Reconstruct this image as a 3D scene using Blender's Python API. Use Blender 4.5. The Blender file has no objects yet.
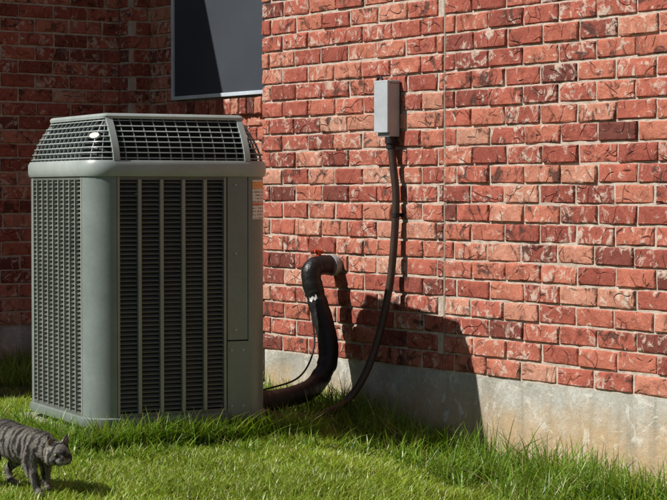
import bpy, math, random
import numpy as np
from mathutils import Vector, Matrix, noise
random.seed(7); rng=np.random.default_rng(11)
scn=bpy.context.scene
scn.view_settings.view_transform='Standard'; scn.view_settings.look='None'
scn.view_settings.exposure=0

# ---------------------------------------------------------------- frames
WD=Vector((.5736,-.8192,0)); WN=Vector((-.8192,-.5736,0)); W0=Vector((-.298,8.167,0))
def WP(m,o,z): return W0+WD*m+WN*o+Vector((0,0,z))       # main wall: along, proud, up
Q=Vector((-.985,9.976,0)); REC=-.468
def VWP(m,o,z): return Q+WD*m+WN*o+Vector((0,0,z))       # recessed window wall
def GP(q,o,z): return Q+WN*q+WD*o+Vector((0,0,z))        # wing wall
AL=math.radians(27); US_=.88
UA=Vector((math.cos(AL),math.sin(AL),0)); UB=Vector((-math.sin(AL),math.cos(AL),0)); P0=Vector((-.809,6.538,.12))
def UP(a,b,z): return P0+(UA*a+UB*b+Vector((0,0,z)))*US_  # condenser local frame
def zg(x,y=0):
    t=np.clip((np.asarray(x,dtype=float)+.12)/.65,0,1); t=t*t*(3-2*t)
    return .13*(1-t)

# ---------------------------------------------------------------- material helpers
def mat(name):
    m=bpy.data.materials.new(name); m.use_nodes=True
    nt=m.node_tree; nt.nodes.clear()
    out=nt.nodes.new('ShaderNodeOutputMaterial'); b=nt.nodes.new('ShaderNodeBsdfPrincipled')
    nt.links.new(b.outputs[0],out.inputs[0])
    return m,nt,b,out
class G:
    def __init__(s,nt): s.nt=nt
    def n(s,t,**k):
        x=s.nt.nodes.new(t)
        for a,v in k.items(): setattr(x,a,v)
        return x
    def l(s,a,b): s.nt.links.new(a,b)
    def noise(s,vec,scale,detail=4,rough=.6,dist=0):
        x=s.n('ShaderNodeTexNoise'); x.inputs['Scale'].default_value=scale; x.inputs['Detail'].default_value=detail
        x.inputs['Roughness'].default_value=rough; x.inputs['Distortion'].default_value=dist
        if vec is not None: s.l(vec,x.inputs['Vector'])
        return x
    def ramp(s,fac,stops,interp='LINEAR'):
        r=s.n('ShaderNodeValToRGB'); r.color_ramp.interpolation=interp
        e=r.color_ramp.elements
        while len(e)<len(stops): e.new(.5)
        for i,(p,c) in enumerate(stops):
            e[i].position=p; e[i].color=(c,c,c,1) if isinstance(c,(int,float)) else (*c,1)
        s.l(fac,r.inputs[0]); return r.outputs[0]
    def mix(s,f,a,b,mode='MIX'):
        x=s.n('ShaderNodeMix',data_type='RGBA',blend_type=mode)
        for i,v in ((0,f),(6,a),(7,b)):
            sock=x.inputs[i]
            if isinstance(v,bpy.types.NodeSocket): s.l(v,sock)
            elif isinstance(v,(int,float)): sock.default_value=v if i==0 else (v,v,v,1)
            else: sock.default_value=(*v,1)
        return x.outputs[2]
    def math(s,op,a,b=0,c=0):
        x=s.n('ShaderNodeMath',operation=op)
        for i,v in enumerate((a,b,c)):
            if isinstance(v,bpy.types.NodeSocket): s.l(v,x.inputs[i])
            else: x.inputs[i].default_value=v
        return x.outputs[0]
    def bump(s,h,strength,dist,normal=None):
        x=s.n('ShaderNodeBump'); x.inputs['Strength'].default_value=strength; x.inputs['Distance'].default_value=dist
        s.l(h,x.inputs['Height'])
        if normal is not None: s.l(normal,x.inputs['Normal'])
        return x.outputs[0]
    def obj(s): return s.n('ShaderNodeTexCoord').outputs['Object']

def m_brick():
    m,nt,b,o=mat('brick'); g=G(nt)
    at=g.n('ShaderNodeAttribute',attribute_name='rnd')
    sep=g.n('ShaderNodeSeparateColor'); g.l(at.outputs['Color'],sep.inputs[0])
    co=g.obj()
    vm=g.n('ShaderNodeVectorMath',operation='MULTIPLY_ADD'); g.l(at.outputs['Color'],vm.inputs[0]); vm.inputs[1].default_value=(9,9,9); g.l(co,vm.inputs[2])
    v=vm.outputs[0]
    base=g.ramp(sep.outputs[0],[(0,(.20,.062,.048)),(.14,(.38,.10,.07)),(.5,(.53,.155,.105)),(.82,(.60,.215,.14)),(1,(.66,.34,.24))])
    n2=g.noise(v,27,3,.7,.8)
    n3=g.noise(v,16,3,.7,1.0)
    c=g.mix(g.ramp(n3.outputs[0],[(.38,0),(.6,1)]),base,g.mix(1.0,base,(.74,.68,.66),'MULTIPLY'))
    sm=g.ramp(g.math('MULTIPLY_ADD',sep.outputs[1],.11,n2.outputs[0]),[(.61,0),(.72,.75)])
    c=g.mix(sm,c,(.70,.57,.47))
    dk=g.ramp(g.math('MULTIPLY_ADD',sep.outputs[2],.14,n3.outputs[0]),[(.66,0),(.74,.85)])
    c=g.mix(dk,c,(.085,.042,.034))
    n4=g.noise(v,200,2,.6); c=g.mix(.35,c,g.ramp(n4.outputs[0],[(.3,.5),(.7,1.0)]),'MULTIPLY')
    dn=g.noise(v,7,1,.5)
    mv=g.n('ShaderNodeVectorMath',operation='MULTIPLY_ADD'); g.l(dn.outputs['Color'],mv.inputs[0]); mv.inputs[1].default_value=(.24,.24,.24); g.l(v,mv.inputs[2])
    vo=g.n('ShaderNodeTexVoronoi',feature='DISTANCE_TO_EDGE'); vo.inputs['Scale'].default_value=9; g.l(mv.outputs[0],vo.inputs['Vector'])
    cr=g.ramp(vo.outputs['Distance'],[(0,0),(.04,1)])
    msk=g.ramp(g.noise(v,12,1).outputs[0],[(.48,0),(.56,1)])
    cr=g.mix(msk,(1,1,1),cr)
    c=g.mix(.5,c,g.mix(.7,(1,1,1),cr),'MULTIPLY')
    g.l(c,b.inputs['Base Color']); b.inputs['Roughness'].default_value=.9; b.inputs['Specular IOR Level'].default_value=.25
    h=g.math('MULTIPLY_ADD',n2.outputs[0],1.2,g.math('MULTIPLY_ADD',cr,.75,g.math('MULTIPLY',n4.outputs[0],.30)))
    g.l(g.bump(h,1.0,.0052),b.inputs['Normal']); return m
def m_mortar():
    m,nt,b,o=mat('mortar'); g=G(nt); co=g.obj()
    n=g.noise(co,30,3,.7); c=g.ramp(n.outputs[0],[(.3,(.38,.30,.24)),(.7,(.64,.54,.45))]); g.l(c,b.inputs['Base Color'])
    b.inputs['Roughness'].default_value=.95
    g.l(g.bump(g.noise(co,150,2).outputs[0],.8,.003),b.inputs['Normal']); return m
def m_concrete(name,lo,hi,stain=True):
    m,nt,b,o=mat(name); g=G(nt); co=g.obj()
    n=g.noise(co,3.2,6,.68,.5); c=g.ramp(n.outputs[0],[(.33,lo),(.62,hi)])
    f=g.noise(co,60,3,.7); c=g.mix(.4,c,g.ramp(f.outputs[0],[(.35,.6),(.6,1.)]),'MULTIPLY')
    if stain:
        sx=g.n('ShaderNodeSeparateXYZ'); g.l(co,sx.inputs[0])
        h=g.math('ADD',sx.outputs[2],g.math('MULTIPLY',g.noise(co,5,4,.7).outputs[0],-.34))
        c=g.mix(g.ramp(h,[(0,.8),(.12,0)]),c,(.50,.33,.17))
        mp=g.n('ShaderNodeMapping'); mp.inputs['Scale'].default_value=(14,14,1.2); g.l(co,mp.inputs[0])
        st=g.noise(mp.outputs[0],1,3,.6); c=g.mix(g.ramp(st.outputs[0],[(.5,0),(.72,.6)]),c,(.22,.20,.15))
        pz=g.noise(co,11,4,.75,1.5); c=g.mix(g.ramp(pz.outputs[0],[(.56,0),(.63,.5)]),c,(.74,.71,.64))
    g.l(c,b.inputs['Base Color']); b.inputs['Roughness'].default_value=.92
    h=g.math('MULTIPLY_ADD',n.outputs[0],2.0,g.math('MULTIPLY_ADD',g.noise(co,38,4,.75).outputs[0],1.0,g.math('MULTIPLY',f.outputs[0],.25)))
    g.l(g.bump(h,.7,.006),b.inputs['Normal']); return m
def m_plain(name,col,rough=.5,metal=0,var=.15,bump=.0,scale=6,spec=.5):
    m,nt,b,o=mat(name); g=G(nt); co=g.obj()
    n=g.noise(co,scale,4,.65); 
    c=g.mix(g.ramp(n.outputs[0],[(.3,0),(.7,1)]),tuple(x*(1-var) for x in col),tuple(min(1,x*(1+var)) for x in col))
    d=g.noise(co,70,3,.7); c=g.mix(min(.9,var*1.6),c,g.ramp(d.outputs[0],[(.35,.65),(.6,1.)]),'MULTIPLY')
    g.l(c,b.inputs['Base Color']); g.l(g.ramp(n.outputs[0],[(.3,max(0,rough-.1)),(.7,min(1,rough+.1))]),b.inputs['Roughness'])
    b.inputs['Metallic'].default_value=metal; b.inputs['Specular IOR Level'].default_value=spec
    if bump: g.l(g.bump(d.outputs[0],bump,.003),b.inputs['Normal'])
    return m
def m_coil():
    m,nt,b,o=mat('coil_fins'); g=G(nt); co=g.obj()
    w=g.n('ShaderNodeTexWave',bands_direction='Z'); w.inputs['Scale'].default_value=38; w.inputs['Distortion'].default_value=.6; g.l(co,w.inputs[0])
    c=g.ramp(w.outputs[0],[(0,(.008,.008,.008)),(1,(.03,.03,.028))]); g.l(c,b.inputs['Base Color'])
    b.inputs['Roughness'].default_value=.55; return m
def m_grass(name,lo,hi,dry):
    m,nt,b,o=mat(name); g=G(nt)
    at=g.n('ShaderNodeAttribute',attribute_name='rnd'); sep=g.n('ShaderNodeSeparateColor'); g.l(at.outputs['Color'],sep.inputs[0])
    c=g.ramp(sep.outputs[0],[(0,lo),(.85,hi),(.93,dry),(1,dry)])
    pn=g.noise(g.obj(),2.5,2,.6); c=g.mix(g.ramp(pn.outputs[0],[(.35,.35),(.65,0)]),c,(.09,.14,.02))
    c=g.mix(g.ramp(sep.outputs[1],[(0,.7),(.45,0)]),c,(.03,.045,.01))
    g.l(c,b.inputs['Base Color']); b.inputs['Roughness'].default_value=.40; b.inputs['Specular IOR Level'].default_value=.5
    t=g.n('ShaderNodeBsdfTranslucent'); g.l(g.mix(1.0,c,(1.3,1.25,.5),'MULTIPLY'),t.inputs[0])
    mx=g.n('ShaderNodeMixShader'); mx.inputs[0].default_value=.33; g.l(b.outputs[0],mx.inputs[1]); g.l(t.outputs[0],mx.inputs[2]); g.l(mx.outputs[0],o.inputs[0])
    return m
def m_ground():
    m,nt,b,o=mat('ground_soil'); g=G(nt); co=g.obj()
    n=g.noise(co,4,5,.7); c=g.ramp(n.outputs[0],[(.35,(.035,.05,.012)),(.6,(.07,.095,.02)),(.75,(.10,.08,.04))])
    g.l(c,b.inputs['Base Color']); b.inputs['Roughness'].default_value=1
    g.l(g.bump(g.noise(co,60,3).outputs[0],1,.02),b.inputs['Normal']); return m
def m_cat():
    m,nt,b,o=mat('tabby_fur'); g=G(nt); co=g.obj()
    mp=g.n('ShaderNodeMapping'); mp.inputs['Scale'].default_value=(1,.35,.45); g.l(co,mp.inputs[0])
    w=g.n('ShaderNodeTexWave',bands_direction='X'); w.inputs['Scale'].default_value=11; w.inputs['Distortion'].default_value=8; w.inputs['Detail'].default_value=3; w.inputs['Detail Scale'].default_value=3
    g.l(mp.outputs[0],w.inputs[0])
    c=g.ramp(w.outputs[0],[(.22,(.04,.036,.032)),(.52,(.27,.245,.21))])
    n=g.noise(co,120,3,.7); c=g.mix(.8,c,g.ramp(n.outputs[0],[(.3,.45),(.7,1.3)]),'MULTIPLY')
    sx=g.n('ShaderNodeSeparateXYZ'); g.l(co,sx.inputs[0])
    sp=g.ramp(sx.outputs[2],[(.195,0),(.235,.6)]); c=g.mix(sp,c,(.05,.045,.038))
    g.l(c,b.inputs['Base Color']); b.inputs['Roughness'].default_value=.75; b.inputs['Specular IOR Level'].default_value=.2
    return m
def m_label():
    m,nt,b,o=mat('warning_label'); g=G(nt); co=g.obj()
    sx=g.n('ShaderNodeSeparateXYZ'); g.l(co,sx.inputs[0])
    w=g.n('ShaderNodeTexWave',bands_direction='Z'); w.inputs['Scale'].default_value=28; w.inputs['Distortion'].default_value=0; g.l(co,w.inputs[0])
    n=g.noise(co,120,2); tx=g.math('MULTIPLY',g.ramp(w.outputs[0],[(.5,0),(.7,1)]),g.ramp(n.outputs[0],[(.45,0),(.5,1)]))
    c=g.mix(tx,(.80,.79,.76),(.25,.24,.24))
    z=sx.outputs[2]
    def band(lo,hi): return g.math('MULTIPLY',g.math('GREATER_THAN',z,.12+.88*lo),g.math('LESS_THAN',z,.12+.88*hi))
    c=g.mix(g.math('MULTIPLY',band(1.005,1.033),.85),c,(.85,.36,.06))
    c=g.mix(g.math('MULTIPLY',band(.94,.95),.8),c,(.7,.12,.05))
    g.l(c,b.inputs['Base Color']); b.inputs['Roughness'].default_value=.4; return m
def m_screen():
    m,nt,b,o=mat('solar_screen'); g=G(nt); co=g.obj()
    n=g.noise(co,3,3); g.l(g.ramp(n.outputs[0],[(.3,(.044,.052,.066)),(.7,(.056,.065,.08))]),b.inputs['Base Color']); b.inputs['Roughness'].default_value=.75
    b.inputs['Specular IOR Level'].default_value=.25
    g.l(g.bump(g.noise(co,900,1).outputs[0],.3,.001),b.inputs['Normal']); return m

BR=m_brick(); MO=m_mortar(); CO=m_concrete('foundation_concrete',(.36,.345,.30),(.60,.58,.52)); PAD=m_concrete('pad_concrete',(.22,.21,.18),(.40,.38,.33),False)
AC=m_plain('ac_painted_steel',(.215,.25,.235),.38,0,.12,.1); ACL=m_plain('ac_louver_steel',(.14,.15,.138),.45,0,.15); ACR=m_plain('ac_grille_ribs',(.32,.32,.275),.45,0,.12); ACP=m_plain('ac_hood_plastic',(.37,.41,.39),.38,0,.12)
COIL=m_coil(); BLK=m_plain('dark_interior',(.008,.008,.008),.7); RUB=m_plain('black_foam_insulation',(.014,.013,.013),.5,0,.3,.9)
WHIP=m_plain('conduit_brown',(.055,.034,.025),.42,0,.2,.2); BOXM=m_plain('box_grey_metal',(.46,.49,.52),.4,.0,.12); PVC=m_plain('pvc_grey',(.36,.36,.35),.5,0,.25)
RED=m_plain('red_primer',(.55,.07,.02),.5,0,.3); TAPE=m_plain('white_tape',(.66,.65,.62),.5,0,.2); TRIM=m_plain('window_trim',(.60,.67,.75),.4); SCR=m_screen()
ROOF=m_plain('roof_shingles',(.10,.09,.08),.9,0,.3,1); SOF=m_plain('soffit_paint',(.6,.57,.5),.7); LAB=m_label()
GR=m_grass('grass_blades',(.20,.31,.03),(.44,.60,.06),(.58,.52,.22)); GT=m_grass('tall_grass_blades',(.11,.22,.022),(.29,.47,.045),(.48,.43,.17)); SOIL=m_ground()
CAT=m_cat(); SEAL=m_plain('joint_sealant',(.30,.24,.19),.8)

# ---------------------------------------------------------------- mesh helpers
def empty(name,loc=(0,0,0)):
    e=bpy.data.objects.new(name,None); e.location=loc; scn.collection.objects.link(e); e.empty_display_size=.1; return e
class MB:
    def __init__(s): s.v=[]; s.f=[]; s.c=[]
    def add(s,vs,fs,c=(0,0,0)):
        k=len(s.v); s.v+= [tuple(x) for x in vs]; s.f+=[tuple(i+k for i in f) for f in fs]; s.c+=[c]*len(vs)
    def box(s,F,a0,a1,b0,b1,z0,z1):
        vs=[F(a,b,z) for z in (z0,z1) for b in (b0,b1) for a in (a0,a1)]
        s.add(vs,[(0,1,3,2),(4,6,7,5),(0,4,5,1),(2,3,7,6),(0,2,6,4),(1,5,7,3)])
    def prism(s,pts,off):
        n=len(pts); vs=list(pts)+[p+off for p in pts]
        s.add(vs,[tuple(range(n)),tuple(range(2*n-1,n-1,-1))]+[(i,(i+1)%n,(i+1)%n+n,i+n) for i in range(n)])
    def tube(s,path,r,seg=16,cap=True):
        n=len(path); vs=[]; fs=[]; up=None
        for i,p in enumerate(path):
            t=(path[min(i+1,n-1)]-path[max(i-1,0)]).normalized()
            if up is None: up=t.orthogonal().normalized()
            up=(up-t*up.dot(t)).normalized(); sd=t.cross(up)
            rr=r[i] if isinstance(r,(list,tuple)) else r
            for k in range(seg):
                a=2*math.pi*k/seg; vs.append(p+(up*math.cos(a)+sd*math.sin(a))*rr)
        for i in range(n-1):
            for k in range(seg):
                fs.append((i*seg+k,i*seg+(k+1)%seg,(i+1)*seg+(k+1)%seg,(i+1)*seg+k))
        if cap: fs.append(tuple(range(seg-1,-1,-1))); fs.append(tuple((n-1)*seg+k for k in range(seg)))
        s.add(vs,fs)
    def obj(s,name,mt,parent=None,smooth=False,bevel=0,attr=False):
        me=bpy.data.meshes.new(name); me.from_pydata(s.v,[],s.f); me.materials.append(mt)
        if attr:
            a=me.color_attributes.new('rnd','FLOAT_COLOR','POINT')
            a.data.foreach_set('color',np.array([(*c,1) for c in s.c],dtype=np.float32).ravel())
        me.update()
        import bmesh
        bm=bmesh.new(); bm.from_mesh(me); bmesh.ops.recalc_face_normals(bm,faces=bm.faces); bm.to_mesh(me); bm.free()
        o=bpy.data.objects.new(name,me); scn.collection.objects.link(o)
        if parent: o.parent=parent
        if smooth:
            for p in me.polygons: p.use_smooth=True
            me.set_sharp_from_angle(angle=math.radians(40))
        if bevel:
            b=o.modifiers.new('b','BEVEL'); b.width=bevel; b.segments=2; b.limit_method='ANGLE'
        return o
def spline(pts,n=12):
    P=[Vector(p) for p in pts]; P=[P[0]*2-P[1]]+P+[P[-1]*2-P[-2]]; out=[]
    for i in range(1,len(P)-2):
        for k in range(n):
            t=k/n; a,b,c,d=P[i-1:i+3]
            out.append(.5*((2*b)+(c-a)*t+(2*a-5*b+4*c-d)*t*t+(3*b-a-3*c+d)*t**3))
    out.append(P[-2]); return out

# ---------------------------------------------------------------- bricks
BL,BH,JT=.187,.0685,.0092
US=[0,.02,.06,.14,.26,.38,.5,.62,.74,.86,.94,.98,1]; VS=[0,.06,.16,.36,.64,.84,.94,1]
def one_brick(mb,F,m0,m1,z0,z1,seed,depth=.03,rough=1.0):
    L=m1-m0; H=z1-z0; nu=len(US); nv=len(VS); vs=[]
    dp=random.uniform(-.0025,.003); tl=random.uniform(-.004,.004); tv=random.uniform(-.004,.003)
    for j,v in enumerate(VS):
        for i,u in enumerate(US):
            m=m0+u*L; z=z0+v*H
            e=min(u*L,(1-u)*L,v*H,(1-v)*H)
            nn=noise.noise(Vector((m*16,z*22,seed))); n2=noise.noise(Vector((m*55,z*60,seed+9)))
            o=dp+tl*(u-.5)+tv*(v-.5)+rough*(nn*.0034+n2*.0016)-.0045*(1-min(e/.005,1))**2
            if i in(0,nu-1): m+=rough*noise.noise(Vector((z*40,seed,3)))*.004
            if j in(0,nv-1): z+=rough*noise.noise(Vector((m*28,seed,7)))*.0036
            vs.append(F(m,o,z))
    fs=[(j*nu+i,j*nu+i+1,(j+1)*nu+i+1,(j+1)*nu+i) for j in range(nv-1) for i in range(nu-1)]
    ring=[i for i in range(nu)]+[j*nu+nu-1 for j in range(1,nv)]+[(nv-1)*nu+i for i in range(nu-2,-1,-1)]+[j*nu for j in range(nv-2,0,-1)]
    k=len(vs); back=F(0,-depth,0)-F(0,0,0)
    for r in ring: vs.append(vs[r]+back)
    n=len(ring); fs+=[(ring[i],ring[(i+1)%n],k+(i+1)%n,k+i) for i in range(n)]
    mb.add(vs,fs,(random.random(),random.random(),random.random()))
def brick_field(mb,F,m0,m1,z0,z1,phase=0,skip=None,rough=1):
    z=z0; c=0
    while z+BH-JT<z1+.002:
        m=m0-((BL*.5 if c%2 else 0)+phase)%BL+random.uniform(-.009,.009)
        while m<m1:
            a=max(m,m0); b=min(m+BL-JT+random.uniform(-.003,.002),m1)
            if b-a>.025 and not(skip and skip((a+b)/2,z+BH/2)):
                dz=random.uniform(-.0016,.0016)
                one_brick(mb,F,a,b,z+dz,z+BH-JT+dz+random.uniform(-.001,.001),random.uniform(0,500),rough=rough)
            m+=BL
        z+=BH; c+=1
MR=-.0075
FZ=.333; TOPZ=2.85
house=empty('brick_house')
JM=1.218
mb=MB(); brick_field(mb,WP,.0,JM-.005,FZ+.007,TOPZ,.03); brick_field(mb,WP,JM+.006,4.6,FZ+.007,TOPZ,.12)
def RET(m,o,z): return WP(-o,-m,z)
brick_field(mb,RET,.012,.46,FZ+.007,TOPZ,.05)
mb.obj('right_wall_bricks',BR,house,smooth=True,attr=True)
mb=MB(); mb.box(WP,.010,4.6,-.35,MR,FZ,TOPZ); mb.box(VWP,-.3,1.885,-.30,MR,FZ,TOPZ); mb.obj('wall_mortar',MO,house)
mb=MB(); mb.box(WP,JM-.004,JM+.005,-.02,-.0055,FZ,TOPZ); mb.obj('expansion_joint',SEAL,house)
mb=MB()
def fnd(F,m0,m1,o,z0,z1,th=.3):
    mb.box(F,m0,m1,-th,o,z0,z1)
fnd(WP,.012,4.6,-.006,-.4,FZ); fnd(VWP,-.3,1.9,-.011,-.4,FZ); fnd(GP,-.3,5.0,-.011,-.4,FZ,.22)
mb.obj('foundation',CO,house)
mb=MB(); brick_field(mb,GP,.0,2.6,FZ+.007,2.80,.07)
mb.obj('wing_wall_bricks',BR,house,smooth=True,attr=True)
mb=MB(); mb.box(GP,-.3,5.0,-.22,MR,FZ,2.82); mb.obj('wing_wall_core',MO,house)
WM0,WM1,WZ0,WZ1=.375,1.45,1.44,2.35
mb=MB(); brick_field(mb,VWP,.0,1.87,FZ+.007,TOPZ,.11,lambda m,z: WM0-.02<m<WM1+.02 and WZ0-.09<z<WZ1)
def PIER(m,o,z): return VWP(m,.12+o,z)
def PIERS(m,o,z): return VWP(.115+o,m,z)
brick_field(mb,PIER,.0,.112,FZ+.007,TOPZ,0); brick_field(mb,PIERS,.005,.112,FZ+.007,TOPZ,0)
m=WM0-.06
while m<WM1+.05:
    one_brick(mb,lambda a,o,zz:VWP(a,.028+o,zz),m,m+.058,WZ0-.088,WZ0-.012,random.uniform(0,400),depth=.06); m+=.067
mb.obj('window_wall_bricks',BR,house,smooth=True,attr=True)
mb=MB(); mb.box(VWP,.002,.108,-.02,.112,FZ,TOPZ); mb.box(VWP,WM0-.055,WM1+.04,-.01,.018,WZ0-.085,WZ0-.016); mb.obj('pier_mortar',MO,house)
mb=MB(); t=.018
mb.box(VWP,WM0,WM0+t,.0,.035,WZ0,WZ1); mb.box(VWP,WM1-t,WM1,.0,.035,WZ0,WZ1); mb.box(VWP,WM0+t,WM1-t,.0,.035,WZ0,WZ0+t); mb.box(VWP,WM0+t,WM1-t,.0,.035,WZ1-t,WZ1)
mb.obj('window_frame',TRIM,house,bevel=.002)
mb=MB(); mb.box(VWP,WM0+t,WM1-t,.004,.024,WZ0+t,WZ1-t); mb.obj('window_solar_screen',SCR,house)
mb=MB(); mb.box(WP,-.15,4.9,-.4,.32,TOPZ+.02,TOPZ+.16); mb.box(WP,-1.5,-.16,-.9,REC+.22,TOPZ+.03,TOPZ+.15)
mb.box(GP,-.6,5.2,-.4,.30,2.83,2.945); mb.obj('eaves',SOF,house)
mb=MB(); mb.add([WP(-.2,REC+.26,3.03),WP(-.2,.36,3.02),WP(5,.36,3.02),WP(5,-5,5.4),WP(-2.4,-5,5.4),WP(-2.4,REC+.26,3.03)],[(0,1,2,3,4,5)])
mb.add([GP(-3,.30,2.955),GP(5.3,.30,2.955),GP(5.3,-3.5,4.7),GP(-3,-3.5,4.7)],[(0,1,2,3)]); mb.obj('roof',ROOF,house)

# ---------------------------------------------------------------- air conditioner
ac=empty('air_conditioner')
W,D,C=.755,.80,.10; ZB,ZR,ZH,ZT=.09,1.053,1.114,1.280
def ring(ins,z,seg=6,Wd=W,Dd=D,c=C):
    pts=[]; r=max(c-ins,.004)
    for cx,cy,a0 in ((c,c,180),(Wd-c,c,270),(Wd-c,Dd-c,0),(c,Dd-c,90)):
        for k in range(seg+1):
            a=math.radians(a0+90*k/seg); pts.append(UP(cx+r*math.cos(a),cy+r*math.sin(a),z))
    return pts
def band(mb,levels,top=False,bot=False):
    n=len(levels[0]); vs=[p for l in levels for p in l]; fs=[]
    for j in range(len(levels)-1):
        for i in range(n): fs.append((j*n+i,j*n+(i+1)%n,(j+1)*n+(i+1)%n,(j+1)*n+i))
    if top: fs.append(tuple((len(levels)-1)*n+i for i in range(n)))
    if bot: fs.append(tuple(range(n-1,-1,-1)))
    mb.add(vs,fs)
mb=MB(); band(mb,[ring(.035,ZB+.03),ring(.035,ZR)],top=True,bot=True); mb.obj('coil',COIL,ac)
mb=MB()
def post(cx,cy,a0,ext0,ext1):
    out=[];inn=[]
    for k in range(9):
        a=math.radians(a0+90*k/8); out.append((cx+C*math.cos(a),cy+C*math.sin(a))); inn.append((cx+(C-.03)*math.cos(a),cy+(C-.03)*math.sin(a)))
    def tang(a,d):
        a=math.radians(a); return (-math.sin(a)*d,math.cos(a)*d)
    e0=tang(a0,-ext0); e1=tang(a0+90,ext1)
    out=[(out[0][0]+e0[0],out[0][1]+e0[1])]+out+[(out[-1][0]+e1[0],out[-1][1]+e1[1])]
    inn=[(inn[0][0]+e0[0],inn[0][1]+e0[1])]+inn+[(inn[-1][0]+e1[0],inn[-1][1]+e1[1])]
    poly=[UP(a,b,ZB+.035) for a,b in out+inn[::-1]]
    mb.prism(poly,Vector((0,0,(ZR-ZB-.035)*US_)))
post(C,C,180,.004,.004); post(W-C,C,270,.0001,.0001); post(W-C,D-C,0,.004,.004); post(C,D-C,90,.004,.004)
LA0,LA1=C+.006,.560
mb.box(UP,LA1+.006,W-C-.003,.001,.03,ZB+.32,ZR)
mb.box(UP,LA1+.004,W-C+.006,-.004,.03,ZB+.035,ZB+.315)
mb.box(UP,W-.032,W+.003,C+.02,D*.55,ZB+.035,ZR-.01)
mb.obj('cabinet_posts_and_panel',AC,ac,smooth=True,bevel=.0025)
mb=MB(); band(mb,[ring(-.004,ZB),ring(-.008,ZB+.01),ring(-.008,ZB+.033),ring(.0,ZB+.038)],top=True,bot=True)
mb.obj('base_pan',AC,ac,smooth=True)
mb=MB(); band(mb,[ring(.02,ZR-.004),ring(-.006,ZR),ring(-.012,ZR+.012),ring(-.012,ZH-.014),ring(-.004,ZH),ring(.02,ZH+.002)]); mb.obj('hood_rim',ACP,ac,smooth=True)
mr=MB()
def louvers(mb,F,a0,a1,nr,rib=.011):
    z0,z1=ZB+.05,ZR-.012
    mr.box(F,a0,a0+.010,-.001,.026,z0-.01,z1+.01); mr.box(F,a1-.010,a1,-.001,.026,z0-.01,z1+.01)
    mb.box(F,a0+.0105,a1-.0105,0,.024,z1-.002,z1+.011); mb.box(F,a0+.0105,a1-.0105,0,.024,z0-.011,z0+.002)
    for i in range(1,nr):
        a=a0+(a1-a0)*i/nr; mr.box(F,a-rib/2,a+rib/2,-.005,.012,z0,z1)
    n=int((z1-z0)/.0172)
    for k in range(n):
        z=z0+.012+k*.0172
        vs=[F(a,b,zz) for a in (a0+.0095,a1-.0095) for b,zz in ((.0015,z-.002),(.0015,z+.0005),(.016,z+.0085),(.016,z+.006))]
        mb.add(vs,[(0,1,2,3),(7,6,5,4),(0,4,5,1),(1,5,6,2),(2,6,7,3),(3,7,4,0)])
mb=MB(); louvers(mb,UP,LA0,LA1,5,.013)
def LF(b,a,z): return UP(a,b,z)
def RF(b,a,z): return UP(W-a,b,z)
def BF(a,b,z): return UP(a,D-b,z)
louvers(mb,LF,C+.006,D-C-.006,9,.007); louvers(mb,RF,D*.56,D-C-.006,4); louvers(mb,BF,C+.006,W-C-.006,6)
mb.obj('louver_grilles',ACL,ac); mr.obj('grille_ribs',ACR,ac)
def hp(t): return .088*t**1.55, ZH+(ZT-ZH)*t
mb=MB(); band(mb,[ring(min(hp(t)[0]+.026,.098),hp(t)[1]) for t in (0,.25,.5,.75,1)],top=True,bot=True); mb.obj('hood_interior',BLK,ac)
mb=MB(); nb=8
for k in range(nb):
    t=(k+.35)/nb; i0,z0=hp(t); i1,z1=hp(t+.018)
    band(mb,[ring(i0,z0),ring(i1,z1),ring(i1+.012,z1+.002),ring(i0+.012,z0+.002),ring(i0,z0)])
def vrib(fn,w,ins=-.002,dep=.012):
    ts=[0,.2,.4,.6,.8,1.0]; lv=[]
    for t in ts:
        i,z=hp(t); lv.append([fn(-w/2,i+ins,z),fn(w/2,i+ins,z),fn(w/2,i+dep,z),fn(-w/2,i+dep,z)])
    vs=[p for l in lv for p in l]; fs=[]
    for j in range(len(ts)-1):
        for q in range(4): fs.append((j*4+q,j*4+(q+1)%4,(j+1)*4+(q+1)%4,(j+1)*4+q))
    mb.add(vs,fs)
def arcfn(cx,cy,ang):
    def f(w,i,z):
        a=math.radians(ang); r=C-i
        return UP(cx+r*math.cos(a)-w*math.sin(a),cy+r*math.sin(a)+w*math.cos(a),z)
    return f
def face(kind,a):
    if kind=='f': return lambda w,i,z: UP(a+w,i,z)
    if kind=='l': return lambda w,i,z: UP(i,a+w,z)
    if kind=='r': return lambda w,i,z: UP(W-i,a+w,z)
    return lambda w,i,z: UP(a+w,D-i,z)
for k in range(1,12):
    for kk,Ln in (('f',W),('b',W),('l',D),('r',D)): vrib(face(kk,C+(Ln-2*C)*k/12),.0024,.003)
for cx,cy,a0 in ((C,C,180),(W-C,C,270),(W-C,D-C,0),(C,D-C,90)):
    for k in (.33,.66): vrib(arcfn(cx,cy,a0+90*k),.0024,.003)
vrib(face('f',C+.004),.026,-.006,.014); vrib(face('f',W-C-.004),.024,-.006,.014)
vrib(face('b',C+.004),.026,-.006,.014); vrib(face('b',W-C-.004),.024,-.006,.014)
mb.obj('hood_grille',ACP,ac,smooth=True)
mb=MB(); band(mb,[ring(.080,ZT-.004),ring(.078,ZT+.006),ring(.084,ZT+.014),ring(.096,ZT+.017)],top=True,bot=True); mb.obj('hood_lid',ACP,ac,smooth=True)
mb=MB(); i,z=hp(.62)
def disc(c,n,up,ru,rv,th,seg=24):
    sd=up.cross(n); mb.prism([c+up*math.sin(2*math.pi*k/seg)*rv+sd*math.cos(2*math.pi*k/seg)*ru for k in range(seg)],n*th)
a=math.radians(205); nn=(UA*math.cos(a)+UB*math.sin(a)+Vector((0,0,.5))).normalized()
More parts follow.
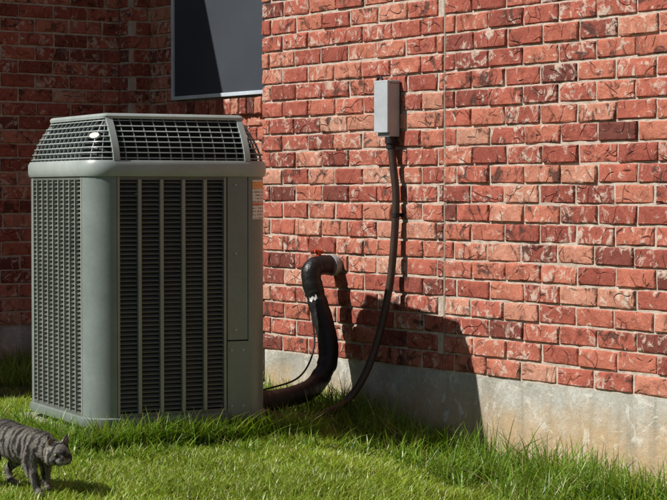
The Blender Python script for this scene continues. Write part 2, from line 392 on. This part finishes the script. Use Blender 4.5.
cc=UP(C+(C-i+.001)*math.cos(a),C+(C-i+.001)*math.sin(a),z-.01); up=(Vector((0,0,1))-nn*nn.z).normalized()
disc(cc,nn,up,.023,.011,.007)
mb.obj('badge',TAPE,ac,smooth=True)
mb=MB(); ln=8; arc=[]
for k in range(ln+1):
    a=math.radians(280+68*k/ln); arc.append((W-C+(C+.0015)*math.cos(a),C+(C+.0015)*math.sin(a)))
for (x0,y0),(x1,y1) in zip(arc,arc[1:]): mb.add([UP(x0,y0,.885),UP(x1,y1,.885),UP(x1,y1,1.04),UP(x0,y0,1.04)],[(0,1,2,3)])
mb.obj('warning_label',LAB,ac)
mb=MB()
for a_,b_,z_ in [(.60,0,1.02),(.60,0,.45),(.60,0,.75),(.63,-.004,.37),(.63,-.004,.15),(.58,-.004,.37),(.58,-.004,.15)]:
    disc(UP(a_,b_-.0005,z_),-UB,Vector((0,0,1)),.004,.004,.003,10)
mb.obj('screws',BOXM,ac)
mb=MB(); mb.box(UP,-.02,W+.07,-.02,D+.05,-.08,.068); mb.obj('concrete_pad',PAD,None,bevel=.008)
mb=MB(); 
for a_ in (.08,W-.12):
    for b_ in (.05,D-.1): mb.box(UP,a_,a_+.05,b_,b_+.05,.0685,ZB)
mb.obj('feet',BLK,ac)

# ---------------------------------------------------------------- disconnect box, conduit, pipe
db=empty('electrical_disconnect_box'); mb=MB()
mb.box(WP,.884,.960,.004,.052,1.20,1.402)
mb.obj('enclosure',BOXM,db,bevel=.003)
mb=MB(); mb.box(WP,.879,.965,.0525,.066,1.215,1.412); mb.box(WP,.879,.965,.004,.0524,1.4025,1.412); mb.obj('cover',BOXM,db,bevel=.003)
mb=MB(); mb.box(WP,.866,.884,.02,.05,1.380,1.405); mb.tube(spline([WP(.874,.03,1.39),WP(.858,.03,1.40),WP(.855,.03,1.42),WP(.872,.03,1.428),WP(.885,.03,1.416)],6),.005,8); mb.obj('latch',BLK,db,smooth=True)
mb=MB(); mb.tube([WP(.94,.032,1.2),WP(.94,.032,1.175)],.022,12); mb.tube([WP(.94,.032,1.175),WP(.942,.032,1.155)],.018,12); mb.obj('connector',BLK,db,smooth=True)
cd=empty('electrical_conduit'); path=spline([WP(.94,.032,1.185),WP(.955,.03,1.08),WP(.968,.028,.97),WP(.965,.035,.80),WP(.955,.05,.63),WP(.938,.09,.44),WP(.93,.15,.30),WP(.909,.22,.207),WP(.95,.35,.175),WP(.994,.48,.175),WP(1.03,.60,.19),WP(1.051,.68,.218),WP(1.06,.76,.228)],10)
mb=MB(); mb.tube(path,.0145,14); mb.obj('flexible_tube',WHIP,cd,smooth=True)
mb=MB()
c0=path[24]; mb.tube([c0+Vector((0,0,.008)),c0-Vector((0,0,.008))],.017,12); mb.box(WP,.955,.982,.0,.006,path[24].z-.007,path[24].z+.007); mb.obj('strap',BLK,cd,smooth=True)
rp=empty('refrigerant_pipe')
path=spline([WP(.55,.040,.705),WP(.55,.085,.706),WP(.551,.122,.692),WP(.555,.130,.652),WP(.571,.115,.571),WP(.60,.103,.485),WP(.625,.10,.405),WP(.640,.115,.325),WP(.655,.175,.255),WP(.74,.28,.238),WP(.83,.40,.236),WP(.937,.55,.240),WP(1.02,.66,.247),WP(1.06,.74,.25)],10)
N_=len(path)
rad=[(.039 if i<70 else .039-.004*(i-70)/(N_-70))+.0025*noise.noise(Vector((i*.35,0,0))) for i in range(N_)]
for i in (38,39,72,73,74): rad[i]*=.92
mb=MB(); mb.tube(path,rad,20); mb.obj('foam_insulation',RUB,rp,smooth=True)
mb=MB(); mb.tube([WP(.55,-.01,.705),WP(.55,.050,.705)],.036,20); mb.tube([WP(.55,.018,.705),WP(.55,.034,.705)],.042,20); mb.obj('wall_sleeve',PVC,rp,smooth=True)
mb=MB(); mb.tube([WP(.55,.092,.738),WP(.55,.092,.760)],.010,10); mb.tube([WP(.554,.076,.757),WP(.546,.108,.762)],.008,10); mb.obj('valve_cap',RED,rp,smooth=True)
mb=MB()
def patch(i0,i1,a0,a1,sd):
    n=i1-i0+1; seg=8; vs=[]
    for i in range(i0,i1+1):
        t=(path[i+1]-path[i-1]).normalized(); view=WN-t*WN.dot(t); view.normalize(); s_=t.cross(view)
        for k in range(seg+1):
            a=math.radians(a0+(a1-a0)*k/seg); ofs=t*(.012*noise.noise(Vector((k*.9,i*.3,sd)))) 
            vs.append(path[i]+ofs+(view*math.cos(a)+s_*math.sin(a))*(rad[i]+.0022))
    mb.add(vs,[(j*(seg+1)+k,j*(seg+1)+k+1,(j+1)*(seg+1)+k+1,(j+1)*(seg+1)+k) for j in range(n-1) for k in range(seg)])
patch(38,40,-60,-10,1); patch(90,93,-70,-20,2)
mb.obj('torn_tape',TAPE,rp,smooth=True)
mb=MB(); mb.tube(spline([WP(.535,.118,.60),WP(.555,.125,.50),WP(.59,.14,.40),WP(.63,.20,.32),WP(.75,.34,.285),WP(.92,.56,.282),WP(1.02,.70,.285)],8),.0036,8); mb.obj('control_wire',BLK,rp,smooth=True)
mb=MB(); mb.tube([WP(.985,.615,.242),WP(1.05,.72,.25)],.041,16); mb.obj('pipe_collar',BLK,rp,smooth=True)

# ---------------------------------------------------------------- ground and grass
gx=[-400,-60,-12]+list(np.linspace(-6,-.3,14))+list(np.linspace(-.2,.7,16))+[1,2,4,8,20,80,400]; gy=[-400,-50,-5,2,4,6,8,10,14,40,120,400]
mb=MB(); mb.add([(x,y,float(zg(x))) for y in gy for x in gx],[(j*len(gx)+i,j*len(gx)+i+1,(j+1)*len(gx)+i+1,(j+1)*len(gx)+i) for j in range(len(gy)-1) for i in range(len(gx)-1)]); mb.obj('ground',SOIL,smooth=True)
def allowed(x,y):
    dx=x-W0.x; dy=y-W0.y; m=dx*WD.x+dy*WD.y; o=dx*WN.x+dy*WN.y
    qx=x-Q.x; qy=y-Q.y; gd=qx*WD.x+qy*WD.y
    ok=np.where(m>=-.02,o>.012,(o>REC+.02)); ok&=(gd>.015)
    ux=(x-P0.x)/US_; uy=(y-P0.y)/US_; a=ux*UA.x+uy*UA.y; b=ux*UB.x+uy*UB.y
    ok&=~((a>-.01)&(a<W+.06)&(b>-.01)&(b<D+.04))
    return ok
def blades(name,x,y,h,w,lean,mt,segs=2):
    k=allowed(x,y); x,y,h,w,lean=x[k],y[k],h[k],w[k],lean[k]; n=len(x); z0=zg(x)-.004
    az=rng.uniform(0,2*np.pi,n); fa=az+rng.uniform(-.9,.9,n)+np.pi/2
    lx,ly=np.cos(az),np.sin(az); sx,sy=np.cos(fa),np.sin(fa)
    ts=np.linspace(0,1,segs+1); nv=2*segs+1
    V=np.zeros((n,nv,3),np.float32); CC=np.zeros((n,nv,4),np.float32); r0=rng.uniform(0,1,n)
    for i,t in enumerate(ts):
        off=h*lean*t**1.8; zz=z0+h*(t-.28*lean*t**2.2); ww=w*(1-.15*t)*(1-t**3)/2
        px=x+lx*off; py=y+ly*off
        if i<segs:
            V[:,2*i]=np.stack([px-sx*ww,py-sy*ww,zz],1); V[:,2*i+1]=np.stack([px+sx*ww,py+sy*ww,zz],1)
            CC[:,2*i,0]=CC[:,2*i+1,0]=r0; CC[:,2*i,1]=CC[:,2*i+1,1]=t+.12
        else:
            V[:,2*i]=np.stack([px,py,zz],1); CC[:,2*i,0]=r0; CC[:,2*i,1]=1
    CC[:,:,3]=1
    cnt=[]; base=(np.arange(n)*nv)[:,None]; F=[]
    for i in range(segs-1): F+= [2*i,2*i+1,2*i+3,2*i+2]; cnt.append(4)
    F+=[2*segs-2,2*segs-1,2*segs]; cnt.append(3)
    li=(base+np.array(F)[None,:]).ravel().astype(np.int32)
    lt=np.tile(np.array(cnt),n).astype(np.int32); ls=np.concatenate([[0],np.cumsum(lt)[:-1]]).astype(np.int32)
    me=bpy.data.meshes.new(name); me.vertices.add(n*nv); me.vertices.foreach_set('co',V.ravel())
    me.loops.add(len(li)); me.loops.foreach_set('vertex_index',li)
    me.polygons.add(len(lt)); me.polygons.foreach_set('loop_start',ls); me.polygons.foreach_set('loop_total',lt)
    me.update(calc_edges=True)
    a=me.color_attributes.new('rnd','FLOAT_COLOR','POINT'); a.data.foreach_set('color',CC.ravel())
    me.materials.append(mt); me.validate()
    o=bpy.data.objects.new(name,me); scn.collection.objects.link(o); return o
def U(n,a,b): return rng.uniform(a,b,n)
n1=120000; n2=35000
x=np.concatenate([U(n1,-1.45,1.4),U(n2,-5,3.5)]); y=np.concatenate([U(n1,5.2,8.0),U(n2,3.0,10)])
pn=np.sin(x*7.3+np.sin(y*5.1)*1.7)*np.sin(y*6.1+np.cos(x*4.3)*2)
h=(.026+.024*rng.random(len(x))**1.5)*(1+.35*pn)
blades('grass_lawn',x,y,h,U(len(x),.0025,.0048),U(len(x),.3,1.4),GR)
X=[];Y=[];H=[]
def strip(m0,m1,o0,o1,n,h0,h1,F=WP):
    nc=max(3,n//22)
    for c in range(nc):
        m=random.uniform(m0,m1); o=o0+(o1-o0)*random.random()**1.6; hh=random.uniform(h0,h1)
        for k in range(22):
            p=F(m+random.gauss(0,.035),o+random.gauss(0,.025),0); X.append(p.x);Y.append(p.y);H.append(hh*random.uniform(.5,1.1))
strip(-.1,1.7,.03,.40,3200,.07,.15); strip(.6,1.5,.03,.25,1800,.11,.22); strip(.9,2.3,.05,.45,2400,.06,.15); strip(1.3,4.0,.02,.20,4200,.10,.23)
strip(-.02,.85,-.09,-.03,2800,.07,.16,UP); strip(-.10,-.03,-.1,.8,1500,.07,.14,UP); strip(.82,.95,-.05,.8,1500,.06,.12,UP)
strip(.05,1.5,.03,1.2,3600,.08,.17,GP); strip(.0,1.8,.02,.3,800,.07,.15,VWP); strip(-.3,1.2,-.35,-.05,700,.05,.09,UP)
X=np.array(X);Y=np.array(Y);H=np.array(H)
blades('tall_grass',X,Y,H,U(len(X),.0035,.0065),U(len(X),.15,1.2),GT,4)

# ---------------------------------------------------------------- cat
def build_cat():
    import bmesh
    bm=bmesh.new()
    def ell(c,r):
        bmesh.ops.create_icosphere(bm,subdivisions=2,radius=1,matrix=Matrix.Translation(c)@Matrix.Diagonal((*r,1)))
    def V3(r): return Vector((r,r,r)) if isinstance(r,(int,float)) else Vector(r)
    def chain(pts):
        for (p,r),(q,s) in zip(pts,pts[1:]):
            p=Vector(p);q=Vector(q); r=V3(r); s=V3(s)
            n=max(2,int((p-q).length/(min(min(r),min(s))*.35)))
            for k in range(n+1): t=k/n; ell(p.lerp(q,t),tuple(r.lerp(s,t)))
    chain([((-.165,0,.172),(.045,.048,.050)),((-.12,0,.175),(.06,.060,.060)),((-.03,0,.158),(.06,.064,.064)),((.05,0,.156),(.06,.058,.062)),((.11,0,.163),(.05,.048,.052)),((.155,0,.156),(.040,.040,.040)),((.19,0,.143),(.036,.036,.034))])
    chain([((-.13,.034,.155),(.05,.028,.05)),((-.10,.045,.105),(.034,.024,.032)),((-.135,.045,.075),.018),((-.172,.045,.052),.0135),((-.160,.045,.018),.0125),((-.135,.045,.012),(.017,.015,.010))])
    chain([((-.13,-.034,.155),(.05,.028,.05)),((-.125,-.045,.105),(.034,.024,.032)),((-.17,-.045,.08),.018),((-.222,-.045,.058),.0135),((-.222,-.045,.022),.0125),((-.20,-.045,.012),(.017,.015,.010))])
    chain([((.10,.034,.15),(.034,.024,.04)),((.075,.042,.10),.024),((.080,.040,.055),.0155),((.082,.040,.020),.0135),((.098,.040,.012),(.017,.015,.010))])
    chain([((.10,-.034,.15),(.034,.024,.04)),((.105,-.042,.10),.024),((.135,-.040,.058),.0155),((.152,-.040,.020),.0135),((.168,-.040,.012),(.017,.015,.010))])
    chain([((-.20,0,.185),.020),((-.26,.01,.17),.016),((-.32,.03,.12),.0155),((-.38,.04,.085),.014),((-.43,.05,.09),.011)])
    HM=Matrix.Translation((.216,-.004,.146))@Matrix.Rotation(math.radians(-12),4,'Z')@Matrix.Rotation(math.radians(8),4,'Y')@Matrix.Scale(1.15,4)
    def hell(c,r): bmesh.ops.create_icosphere(bm,subdivisions=3,radius=1,matrix=HM@Matrix.Translation(c)@Matrix.Diagonal((*r,1)))
    hell((0,0,.004),(.036,.037,.033)); hell((.010,.021,-.010),(.023,.021,.020)); hell((.010,-.021,-.010),(.023,.021,.020))
    hell((.032,.008,-.010),(.013,.011,.010)); hell((.032,-.008,-.010),(.013,.011,.010)); hell((.028,0,-.019),(.012,.012,.009)); hell((.030,0,.002),(.014,.009,.010))
    for s in (1,-1):
        M=HM@Matrix.Translation((-.004,s*.024,.038))@Matrix.Rotation(math.radians(-s*18),4,'X')@Matrix.Diagonal((.6,1,1,1))
        bmesh.ops.create_cone(bm,cap_ends=True,segments=12,radius1=.019,radius2=.003,depth=.046,matrix=M)
    me=bpy.data.meshes.new('cat_raw'); bm.to_mesh(me); bm.free()
    o=bpy.data.objects.new('cat_raw',me); scn.collection.objects.link(o)
    r=o.modifiers.new('r','REMESH'); r.mode='VOXEL'; r.voxel_size=.0042
    s=o.modifiers.new('s','SMOOTH'); s.iterations=4; s.factor=.6
    dg=bpy.context.evaluated_depsgraph_get(); me2=bpy.data.meshes.new_from_object(o.evaluated_get(dg)); bpy.data.objects.remove(o)
    for p in me2.polygons: p.use_smooth=True
    me2.materials.clear(); me2.materials.append(CAT)
    cat=empty('cat'); body=bpy.data.objects.new('body',me2); scn.collection.objects.link(body); body.parent=cat
    P=np.array([p.center[:] for p in me2.polygons]); N=np.array([p.normal[:] for p in me2.polygons]); A=np.array([p.area for p in me2.polygons])
    n=50000; idx=rng.choice(len(P),n,p=A/A.sum()); p=P[idx]+rng.normal(0,.0015,(n,3)); nn=N[idx]
    back=np.array([-1,0,-.45])[None,:]+rng.normal(0,.3,(n,3)); leg=(p[:,2]<.09); back[leg]=np.array([-.2,0,-1])+rng.normal(0,.2,(leg.sum(),3))
    tg=back-nn*(back*nn).sum(1,keepdims=True); tg/=np.linalg.norm(tg,axis=1,keepdims=True)+1e-6
    head=(p[:,0]>.185); L=np.where(head,.0045,.013)*rng.uniform(.5,1.2,n); L=np.where(leg,.006,L)
    sd=np.cross(nn,tg); wd=.0007
    V=np.stack([p-sd*wd-nn*.001,p+sd*wd-nn*.001,p+(tg*.88+nn*.36)*L[:,None]],1).reshape(-1,3)
    mf=bpy.data.meshes.new('fur'); mf.from_pydata(V.tolist(),[],np.arange(n*3).reshape(-1,3).tolist()); mf.materials.append(CAT)
    fo=bpy.data.objects.new('fur',mf); scn.collection.objects.link(fo); fo.parent=cat
    EY=m_plain('cat_eye',(.22,.24,.07),.15); PU=m_plain('cat_pupil_nose',(.02,.012,.012),.2); IN=m_plain('ear_inner',(.24,.15,.12),.7); WM=m_plain('pale_muzzle',(.34,.31,.27),.8)
    def part(name,items,mt):
        b=bmesh.new()
        for c,r in items: bmesh.ops.create_icosphere(b,subdivisions=3,radius=1,matrix=HM@Matrix.Translation(c)@Matrix.Diagonal((*r,1)))
        m=bpy.data.meshes.new(name); b.to_mesh(m); b.free(); m.materials.append(mt)
        for q in m.polygons:q.use_smooth=True
        x=bpy.data.objects.new(name,m); scn.collection.objects.link(x); x.parent=cat
    part('eyes',[((.0280,s*.0155,.006),(.0060,.0060,.0052)) for s in(1,-1)],EY)
    part('pupils_and_nose',[((.0330,s*.0165,.006),(.0020,.0022,.0042)) for s in(1,-1)]+[((.0445,0,-.004),(.003,.0042,.003))],PU)
    part('muzzle_pads',[((.0335,s*.007,-.012),(.0115,.009,.0075)) for s in(1,-1)],WM)
    part('ear_inners',[((.0065,s*.026,.040),(.0012,.0070,.011)) for s in(1,-1)],IN)
    f=Vector((.66,-.75,0)).normalized(); sdv=Vector((0,0,1)).cross(f)
    R=Matrix((f,sdv,Vector((0,0,1)))).transposed().to_4x4()
    cat.matrix_world=Matrix.Translation((-.893,5.62,.135))@R@Matrix.Scale(.84,4)
build_cat()

# ---------------------------------------------------------------- light
T=(WD*.35-WN*1.0+Vector((0,0,-.97))).normalized()
sd=bpy.data.lights.new('sun','SUN'); sd.energy=5; sd.angle=math.radians(.5); sd.color=(1,.965,.90)
so=bpy.data.objects.new('sun',sd); scn.collection.objects.link(so); so.rotation_euler=T.to_track_quat('-Z','Y').to_euler()
w=bpy.data.worlds.new('World'); scn.world=w; w.use_nodes=True; nt=w.node_tree
sk=nt.nodes.new('ShaderNodeTexSky'); sk.sky_type='NISHITA'; sk.sun_disc=False
sk.sun_elevation=math.asin(-T.z); sk.sun_rotation=math.atan2(-T.x,-T.y)
bg=nt.nodes['Background']; nt.links.new(sk.outputs[0],bg.inputs[0]); bg.inputs[1].default_value=.05
cd_=bpy.data.cameras.new('camera'); cam=bpy.data.objects.new('camera',cd_); scn.collection.objects.link(cam); scn.camera=cam
cam.location=(0,0,1.0); cam.rotation_euler=(math.radians(90-1.753),0,0); cd_.sensor_width=36; cd_.lens=36*1960/667; cd_.clip_end=1500; cd_.clip_start=.1
